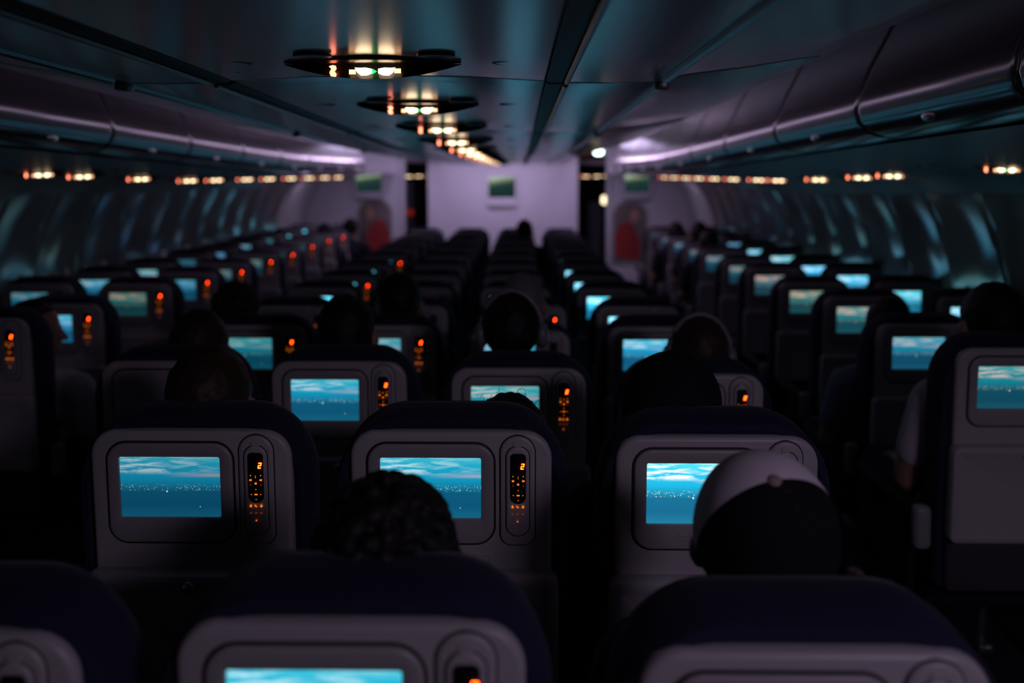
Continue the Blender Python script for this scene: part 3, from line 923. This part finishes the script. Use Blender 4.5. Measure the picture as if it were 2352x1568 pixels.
for r, seats in center.items():
    for k, (x, dz, sc, rem) in enumerate(seats):
        n = len(seats)
        pos = POS3[k] if n == 3 else POS4[k]
        if sc is None: look = 'navy seat with blank grey cover'
        elif r == 1 and k == 2: look = 'navy seat with the brightest screen, behind a two-tone cap'
        elif r == 1 and k == 1: look = 'navy seat with blue screen partly hidden by curly hair'
        elif r == 1: look = 'navy seat with fully visible dusk-sky screen and orange remote'
        elif r < 4: look = 'navy seat with lit screen'
        elif rem: look = 'dark seat with glowing orange remote'
        else: look = 'dark seat'
        rowname = 'nearest row' if r == 0 else ('%s row' % ORD[r])
        if r >= 1 and r <= 1: lab = '%s, %s of the %s' % (look, pos, rowname)
        else: lab = '%s, %s in the %s of the middle block' % (look, pos, rowname); lab = lab.replace('second from left', 'second from left') if len(lab.split()) <= 16 else lab.replace(' of the middle block', ', middle block')
        arms = (2 if k == 0 else 1, 2 if k == n - 1 else 0)
        make_seat(x, ROWS[r] + random.uniform(-.006, .006) * (r > 2), dz, REC + R(random.uniform(-1, 1.2)) * (r > 2), sc, rem, 2 if r < 4 else (1 if r < 8 else 0), arms, lab, 'middle block seats')
# left pairs
LX = [-1.965, -2.074, -2.075, -2.10, -2.135, -2.15, -2.18, -2.19, -2.20, -2.21, -2.215]
LZ = [.055, .027, .045, .042, .037, .045, .032, .037, .037, .022, .03]
LB = [(.8, .8, .8), (1.6, 1.35, 1.3), (1.5, .55, .3), (.9, .85, .8), (1.2, .5, .35), (1.2, .5, .35), (.5, .3, .2), (.4, .25, .2), (.3, .2, .2), (.3, .2, .2), (.3, .2, .2)]
for i in range(11):
    y = 3.15 + .79 * i
    for j in (0, 1):
        x = LX[i] - .53 * j
        b = LB[i] if j == 0 else [(.12, .12, .12), (.12, .12, .12), (.6, .5, .45), (1.3, 1.0, .9), (2.2, 1.2, .9), (.3, .3, .3), (1, .7, .9), (1.6, .8, .8), (.6, .5, .5), (3.8, 3.8, 3.5), (3.8, 3.8, 3.5)][i]
        lab = 'navy %s seat of the left pair in its %s, %s' % ('aisle' if j == 0 else 'window', 'nearest visible row' if i == 0 else '%s visible row' % ORD[i], 'orange remote glowing' if j == 0 else 'against the sidewall')
        make_seat(x, y, LZ[i], REC + R(random.uniform(-.8, .8)), b, j == 0, 2 if i < 2 else (1 if i < 5 else 0), ((1, 2) if j == 0 else (1, 0)), lab, 'left pair seats')
# right pairs
RX = [1.418, 1.531, 1.610, 1.631, 1.645, 1.665, 1.66, 1.67, 1.67, 1.68, 1.68]
RZ = [.047, .018, .045, .034, .055, .045, .055, .04, .04, .03, .03]
RB = [(1.7, 1.0, .72), (1.7, 1.05, .9), (2.4, .95, .6), (2.8, .9, .5), (3.0, .75, .5), (1.5, .6, .45), (1.5, .6, .5), (1.0, .4, .35), (1.0, .5, .5), (.8, .4, .4), (.4, .2, .2)]
RO = [(3.2, 2.8, 2.6), (3.2, 2.8, 2.4), (3.0, 2.4, 2.0), (2.8, 2.4, 1.9), (3, 2.4, 2.2), (3, 2.4, 2.4), (3.4, 2.2, 1.7), (2.4, 2., 1.8), (1.0, .8, .9), (.5, .4, .4), (3.8, 3.8, 3.5)]
for i in range(11):
    y = (2.50, 3.35, 4.17)[i] if i < 3 else 4.17 + .80 * (i - 2)
    for j in (0, 1):
        x = RX[i] + .53 * j
        lab = 'navy %s seat of the right pair in its %s, %s' % ('aisle' if j == 0 else 'window', 'nearest visible row' if i == 0 else '%s visible row' % ORD[i], 'pale green-blue screen lit' if j == 0 else 'against the sidewall')
        make_seat(x, y, RZ[i], REC + R(random.uniform(-.8, .8)), RB[i] if j == 0 else RO[i], False, 2 if i < 3 else (1 if i < 6 else 0), ((2, 1) if j == 0 else (0, 1)), lab, 'right pair seats')


# ------------------------------------------------------------------ people
def person_body(tilt=0., turn=0., roll=0., big=1.):
    """One continuous seated figure; hips near the origin of the seat, facing +Y. Returns (bmesh, head matrix)."""
    bm = bmesh.new()
    ell(bm, (0, .17, .545), (.165, .125, .115)); ell(bm, (0, .13, .70), (.145, .105, .15)); ell(bm, (0, .10, .83), (.165, .105, .12))
    limb(bm, [((-.13, .09, .895), .062), ((.13, .09, .895), .062)])
    limb(bm, [((0, .085, .90), .075), ((0, .10, 1.01), .056)])
    for s in (-1, 1):
        limb(bm, [((s * .165, .09, .885), .062), ((s * .215, .13, .655), .046), ((s * .13, .36, .625), .030)])
        limb(bm, [((s * .085, .20, .53), .088), ((s * .105, .60, .545), .062), ((s * .105, .63, .14), .038)])
        limb(bm, [((s * .105, .61, .09), .040), ((s * .115, .80, .055), .032)])
        # hand: palm, four fingers, thumb
        hx, hy, hz = s * .118, .41, .618
        ell(bm, (hx, hy, hz), (.036, .048, .016), (R(-8), 0, s * R(12)))
        for q, (fx, ln) in enumerate(((-.027, .052), (-.009, .062), (.009, .066), (.027, .058))):
            bx = hx + fx
            limb(bm, [((bx, hy + .038, hz - .002), .0095), ((bx - s * .004, hy + .038 + ln * .55, hz - .002), .0088), ((bx - s * .006, hy + .038 + ln, hz - .018), .008)], 8)
        limb(bm, [((hx - s * .030, hy - .012, hz), .011), ((hx - s * .052, hy + .016, hz - .002), .0095), ((hx - s * .052, hy + .042, hz - .006), .0085)], 8)
    pivot = Vector((0, .10, 1.015))
    HM = Matrix.Translation(pivot) @ Euler((tilt, roll, turn)).to_matrix().to_4x4()
    hb = bmesh.new()
    ell(hb, (0, .0, .115), (.076, .092, .095)); ell(hb, (0, .018, .085), (.066, .078, .095)); ell(hb, (0, .045, .040), (.050, .052, .045))
    limb(hb, [((0, .0, -.02), .054), ((0, .005, .06), .052)])
    limb(hb, [((0, .096, .10), .008), ((0, .112, .066), .013)])                       # nose
    ell(hb, (0, .088, .034), (.024, .010, .006)); ell(hb, (0, .087, .024), (.020, .010, .006))  # lips
    for s in (-1, 1):
        ell(hb, (s * .087, -.004, .076), (.015, .020, .034), (0, 0, s * R(-18)))   # ear
        ell(hb, (s * .030, .080, .105), (.022, .012, .008))                         # brow
        ell(hb, (s * .030, .083, .090), (.013, .010, .009))                         # eye ball
    hb.transform(HM)
    me = bpy.data.meshes.new('t'); hb.to_mesh(me); hb.free(); bm.from_mesh(me)
    return fused(bm, .0085, 2), HM


def hair_bm(kind, seed=0):
    """Hair in head coordinates."""
    rnd = random.Random(seed)
    bm = bmesh.new()
    if kind == 'curly':
        for i in range(340):
            u, v = rnd.uniform(0, 2 * PI), rnd.uniform(-.35, 1)
            d = Vector((math.cos(u) * math.sqrt(1 - min(v * v, 1)), math.sin(u) * math.sqrt(1 - min(v * v, 1)), v))
            if d.y > .55 and d.z < .55: continue
            p = Vector((0, -.012, .115)) + Vector((d.x * .088, d.y * .099, d.z * .103))
            q = rnd.uniform(.007, .0135); ell(bm, p, (q, q, q * .9), u=8, v=6)
        ell(bm, (0, -.014, .115), (.084, .094, .100))
        return fused(bm, .0034, 1)
    ico = bmesh.ops.create_icosphere(bm, subdivisions=5, radius=1)['verts']
    for v_ in ico:
        d = v_.co.normalized()
        s = 1 + .035 * noise.noise(d * 5 + Vector((seed, 0, 0))) + .02 * noise.noise(Vector((d.x * 30, d.y * 30, d.z * 6)))
        low = .115 if kind == 'long' else .05
        z = d.z * (.106 if d.z > 0 else low + .05)
        v_.co = Vector((d.x * .087 * s, -.006 + d.y * .102 * s, .112 + z * s))
    kill = [v_ for v_ in bm.verts if (v_.co.y > .045 and v_.co.z < .165 - (v_.co.y - .045) * -.3) or v_.co.z < (-.05 if kind == 'long' else .035)]
    bmesh.ops.delete(bm, geom=kill, context='VERTS')
    bmesh.ops.solidify(bm, geom=bm.faces[:], thickness=.006)
    return bm


def shirt_bm():
    bm = bmesh.new()
    ell(bm, (0, .17, .56), (.175, .135, .10)); ell(bm, (0, .13, .70), (.158, .118, .155)); ell(bm, (0, .10, .83), (.176, .116, .122))
    limb(bm, [((-.13, .09, .895), .072), ((.13, .09, .895), .072)])
    limb(bm, [((0, .085, .90), .080), ((0, .09, .955), .068)])
    for s in (-1, 1): limb(bm, [((s * .165, .09, .885), .072), ((s * .20, .115, .74), .062)])
    return fused(bm, .010, 2)


def trouser_bm():
    bm = bmesh.new()
    ell(bm, (0, .17, .535), (.175, .135, .105))
    for s in (-1, 1): limb(bm, [((s * .085, .20, .53), .097), ((s * .105, .60, .545), .072), ((s * .105, .63, .16), .052)])
    return fused(bm, .011, 2)


def cap_parts(split_yaw, par, HM, colors, brim=True, brim_yaw=0.):
    """Baseball cap: dome in front and rear panels, button, brim; built in head coordinates."""
    root_bm = {0: bmesh.new(), 1: bmesh.new()}
    c = Vector((0, -.004, .108)); rad = Vector((.094, .109, .108))
    f = Vector((math.sin(split_yaw), math.cos(split_yaw), 0))
    nu, nv = 48, 16
    def P(u, v, q=1.):
        a = 2 * PI * u / nu; e = R(-14) + (PI / 2 - R(-14)) * v / nv
        seam = 1 + .006 * math.cos(6 * a)
        return c + Vector((math.cos(a) * math.cos(e) * rad.x * seam, math.sin(a) * math.cos(e) * rad.y * seam, math.sin(e) * rad.z)) * q
    for side in (0, 1):
        bm = root_bm[side]
        for u in range(nu):
            a = 2 * PI * (u + .5) / nu
            front = Vector((math.cos(a), math.sin(a), 0)).dot(f) > .0
            if front != (side == 0): continue
            prev = None
            for v in range(nv + 1):
                cur = (bm.verts.new(P(u, v)), bm.verts.new(P(u + 1, v)))
                if prev: bm.faces.new((prev[0], prev[1], cur[1], cur[0]))
                prev = cur
        bmesh.ops.remove_doubles(bm, verts=bm.verts, dist=1e-5)
        bmesh.ops.recalc_face_normals(bm, faces=bm.faces)
        bmesh.ops.solidify(bm, geom=bm.faces[:], thickness=-.003)
    cap = obj('baseball_cap', root_bm[0], colors[0], par); cap.matrix_parent_inverse = Matrix(); cap.matrix_local = HM
    cap['label'] = 'cap front panels'
    rp = obj('rear_panel', root_bm[1], colors[1], cap)
    b = bmesh.new(); ell(b, (0, -.004,   .108 + .109), (.010, .010, .006), u=14, v=8); obj('top_button', b, colors[2], cap)
    if brim:
        b = bmesh.new(); loops = []
        for i in range(13):
            a = R(-56 + 112 * i / 12); bx, by = math.sin(a), math.cos(a)
            droop = -.030 * abs(bx) ** 1.5
            p0 = c + Vector((bx * .098, by * .110, -.020)); p1 = c + Vector((bx * .085, by * .110 + .050 * math.cos(a * 1.3), -.066 + droop))
            loops.append([p0, p1, p1 + Vector((0, 0, -.004)), p0 + Vector((0, 0, -.004))])
        loft(b, loops); bmesh.ops.recalc_face_normals(b, faces=b.faces)
        b.transform(Matrix.Rotation(-brim_yaw, 4, 'Z'))
        obj('brim', b, colors[3], cap)
    return cap


def headphones(par, HM, m, lit=False):
    b = bmesh.new()
    tube(b, [(.094 * math.cos(R(a)), -.004, .092 + .128 * math.sin(R(a))) for a in range(0, 181, 12)], .011, 8)
    root = obj('headphones', b, m, par); root.matrix_local = HM
    for s in (-1, 1):
        b = bmesh.new(); ell(b, (s * .094, .0, .085), (.022, .036, .042)); obj('ear_cup', b, m, root)
    if lit:
        b = bmesh.new()
        loft(b, [[(-.114 + .002 * (q - 1), .026 * q * math.cos(2 * PI * i / 16), .085 + .032 * q * math.sin(2 * PI * i / 16)) for i in range(16)] for q in (1, .8)], cap0=False, cap1=False)
        bmesh.ops.recalc_face_normals(b, faces=b.faces)
        obj('lamp_ring', b, M['blueear'], root)
    return root


_body = {}
_sh = shirt_bm(); _shirt = obj('shirt', _sh, M['shirtb']); SHIRT = _shirt.data; bpy.data.objects.remove(_shirt)
_tr = trouser_bm(); _t = obj('trousers', _tr, M['trouser']); TROU = _t.data; bpy.data.objects.remove(_t)
_hair = {}


def person(x, yseat, z, label, hair=('short', 'hair'), shirt='shirtb', skin='skin', tilt=0., turn=0., roll=0., lean=0., yaw=0., cap=None, phones=None, scale=1., seed=0):
    key = (round(tilt, 3), round(turn, 3), round(roll, 3), skin)
    if key not in _body:
        b, HM = person_body(tilt, turn, roll)
        o = obj('body', b, M[skin]); _body[key] = (o.data, HM); bpy.data.objects.remove(o)
    me, HM = _body[key]
    root = empty('person', (x, yseat, z), (0, lean, yaw)); root.scale = (scale,) * 3
    bo = bpy.data.objects.new('body', me); COL.objects.link(bo); bo.parent = root
    for nm, data, mm in (('shirt', SHIRT, M[shirt]), ('trousers', TROU, M['trouser'])):
        d = data
        if nm == 'shirt' and shirt != 'shirtb':
            if ('s', shirt) not in _hair:
                d2 = data.copy(); d2.materials.clear(); d2.materials.append(mm); _hair[('s', shirt)] = d2
            d = _hair[('s', shirt)]
        o = bpy.data.objects.new(nm, d); COL.objects.link(o); o.parent = root
    if hair:
        hk = (hair, seed)
        if hk not in _hair:
            o = obj('hair', hair_bm(hair[0], seed), M[hair[1]]); _hair[hk] = o.data; bpy.data.objects.remove(o)
        o = bpy.data.objects.new('hair', _hair[hk]); COL.objects.link(o); o.parent = root; o.matrix_local = HM
    if cap: cap_parts(cap[0], root, HM, cap[1], cap[2], cap[3])
    if phones: headphones(root, HM, M['phones'], phones == 'lit')
    tag(root, label, 'person', 'passengers')
    return root


def seat_y(yp): return yp + .065 * math.cos(REC) + .693 * math.sin(REC)


def psn(row_y, x, top, label, **kw):
    """Place so that the crown is at height top (from the camera height) for a plain head."""
    sc = kw.get('scale', 1.)
    z = CZ + top - 1.235 * sc
    return person(x, seat_y(row_y) + kw.pop('fwd', 0.), z, label, **kw)


psn(ROWS[0], -.180, -.400, 'person with bushy curly black hair in front of the second row middle screen', hair=('curly', 'hair'), skin='skin2', scale=1.03)
psn(ROWS[0], .338, -.362, 'person in a two-tone baseball cap seated before the brightest screen', hair=('short', 'hair'), tilt=R(32), turn=R(0), roll=R(-3),
    cap=(R(-11), (M['capw'], M['capb'], M['button'], M['capw']), True, 0.), scale=1.0, fwd=.11)
psn(ROWS[1], -.672, -.365, 'person with short brown hair in front of the blank grey cover', hair=('short', 'hairb'), seed=3)
p4 = psn(ROWS[1], -.03, -.468, 'person whose crown and loose hairs just show above the middle second-row seat', hair=('short', 'hair'), seed=4)
psn(ROWS[1], .322, -.378, 'person in a black cap leaning left in the right second-row seat', hair=('short', 'hair'), turn=R(-60), cap=(R(0), (M['capb'], M['capb'], M['capb'], M['capb']), True, 0), seed=5)
psn(ROWS[2], -1.0, -.416, 'person with brown hair seated third row leftmost of the middle block', hair=('short', 'hairb'), seed=6)
psn(ROWS[2], -.545, -.370, 'person with long dark hair seated third row, second from left', hair=('long', 'hair'), seed=7)
psn(ROWS[2], -.034, -.362, 'person with grey-banded headphones over dark hair, third row', hair=('short', 'hair'), phones='plain', seed=8)
psn(ROWS[2], .545, -.434, 'person wearing headphones with a blue-lit ear cup, third row rightmost', hair=('short', 'hairb'), phones='lit', seed=9)
psn(ROWS[3], -1.17, -.44, 'person with fluffy brown hair seated fourth row leftmost of the middle block', hair=('curly', 'hairb'), seed=10)
psn(ROWS[3], -.50, -.40, 'person with dark hair seated fourth row, second from left', hair=('short', 'hair'), seed=11)
psn(ROWS[3], .0, -.40, 'person with grey hair seated fourth row behind headphones wearer', hair=('short', 'hairg'), seed=12)
psn(ROWS[10], .02, -.475, 'person whose head rises against the centre partition', hair=('short', 'hair'), seed=13)
# left side
psn(3.15, -1.86, -.475, 'person in pale shirt turned in profile before the blue screen on the left', hair=('short', 'hair'), shirt='shirtw', turn=R(-80), seed=14)
psn(9.47, -2.15, -.535, 'person with dark round head low before the left partition, further left', hair=('short', 'hair'), seed=16)
psn(10.26, -2.02, -.52, 'person with dark round head beside the left partition picture', hair=('short', 'hair'), seed=17)
# right side
psn(2.50, 1.43, -.325, 'person in pale shirt with large dark head above the nearest right aisle seat', scale=1.06, hair=('short', 'hair'), shirt='shirtw', seed=18)
psn(3.35, 1.46, -.49, 'person in blue grey shirt in the right aisle seat ahead, mostly hidden', hair=('short', 'hair'), shirt='shirtu', seed=19)
psn(9.1, 1.60, -.50, 'person with dark head just right of the right partition picture', hair=('short', 'hair'), seed=21)
psn(8.4, 1.70, -.46, 'person with dark head on the right, second of three before the sidewall end', hair=('short', 'hair'), seed=22)
psn(7.6, 1.63, -.49, 'person with dark head in the right aisle seat before the sidewall end', hair=('short', 'hair'), seed=23)
# loose hairs of the person in the second row
hb = bmesh.new(); rnd = random.Random(3)
for i in range(12):
    x0 = rnd.uniform(-.05, .075); h = rnd.uniform(.012, .03); d = rnd.uniform(-.03, .035)
    tube(hb, [(x0 + d * t, .02 + .01 * t, .20 - abs(x0) * .45 + h * math.sin(PI * min(1, t * .75))) for t in (0, .25, .5, .75, 1)], .0005, 4)
o = obj('loose_hair', hb, M['hair'], p4); o.location = (0, .085, 1.02)


# ------------------------------------------------------------------ light
def area(name, loc, rot, size, energy, col, spread=PI):
    d = bpy.data.lights.new(name, 'AREA'); d.shape = 'RECTANGLE'; d.size, d.size_y = size; d.energy = energy; d.color = col; d.spread = spread
    o = bpy.data.objects.new(name, d); COL.objects.link(o); o.location = loc; o.rotation_euler = rot
    return o


# purple mood lighting of the forward aisles
PUR = (.74, .60, 1.)
for s, nm in ((-1, 'left'), (1, 'right')):
    x = cx(11) + s * 1.14
    area('aisle_light_' + nm, (x, 10.8, CZ + .60), (0, 0, 0), (.12, 2.4), 4, PUR)
    for k in range(10):            # dimmed strip along the flank of the middle lockers, brightest at the front
        y = 2.2 + .8 * k
        area('door_light_' + nm, (cx(y) + s * 1.014, y, CZ + .127 + mid_z(y) + .112), (0, -s * PI / 2, 0), (.05, .79), .8 * lerp_table([(1, .02), (2.2, .05), (3, .12), (5, .28), (7, .65), (8.2, 1.6), (9.4, 3.2)])(y), (.86, .62, 1.))
    area('sidewall_fill_light_' + nm, (cx(11) + s * 2.2, 11.3, CZ - .01), (R(25), 0, 0), (.5, .5), 3.5, PUR)  # added lamp that brightens the far end of the sidewall
area('center_fill_light', (cx(11) + .0, 10.7, CZ + .10), (R(82), 0, 0), (1.6, .1), 6, PUR, R(110))  # added lamp facing forward, lights the partitions evenly
# unseen purple lamp, added behind the camera to light seat backs and cap
area('rear_fill_light', (1.25, -.75, CZ + .46), (R(58), 0, R(28)), (.4, .25), 5.2, (.86, .67, 1.))
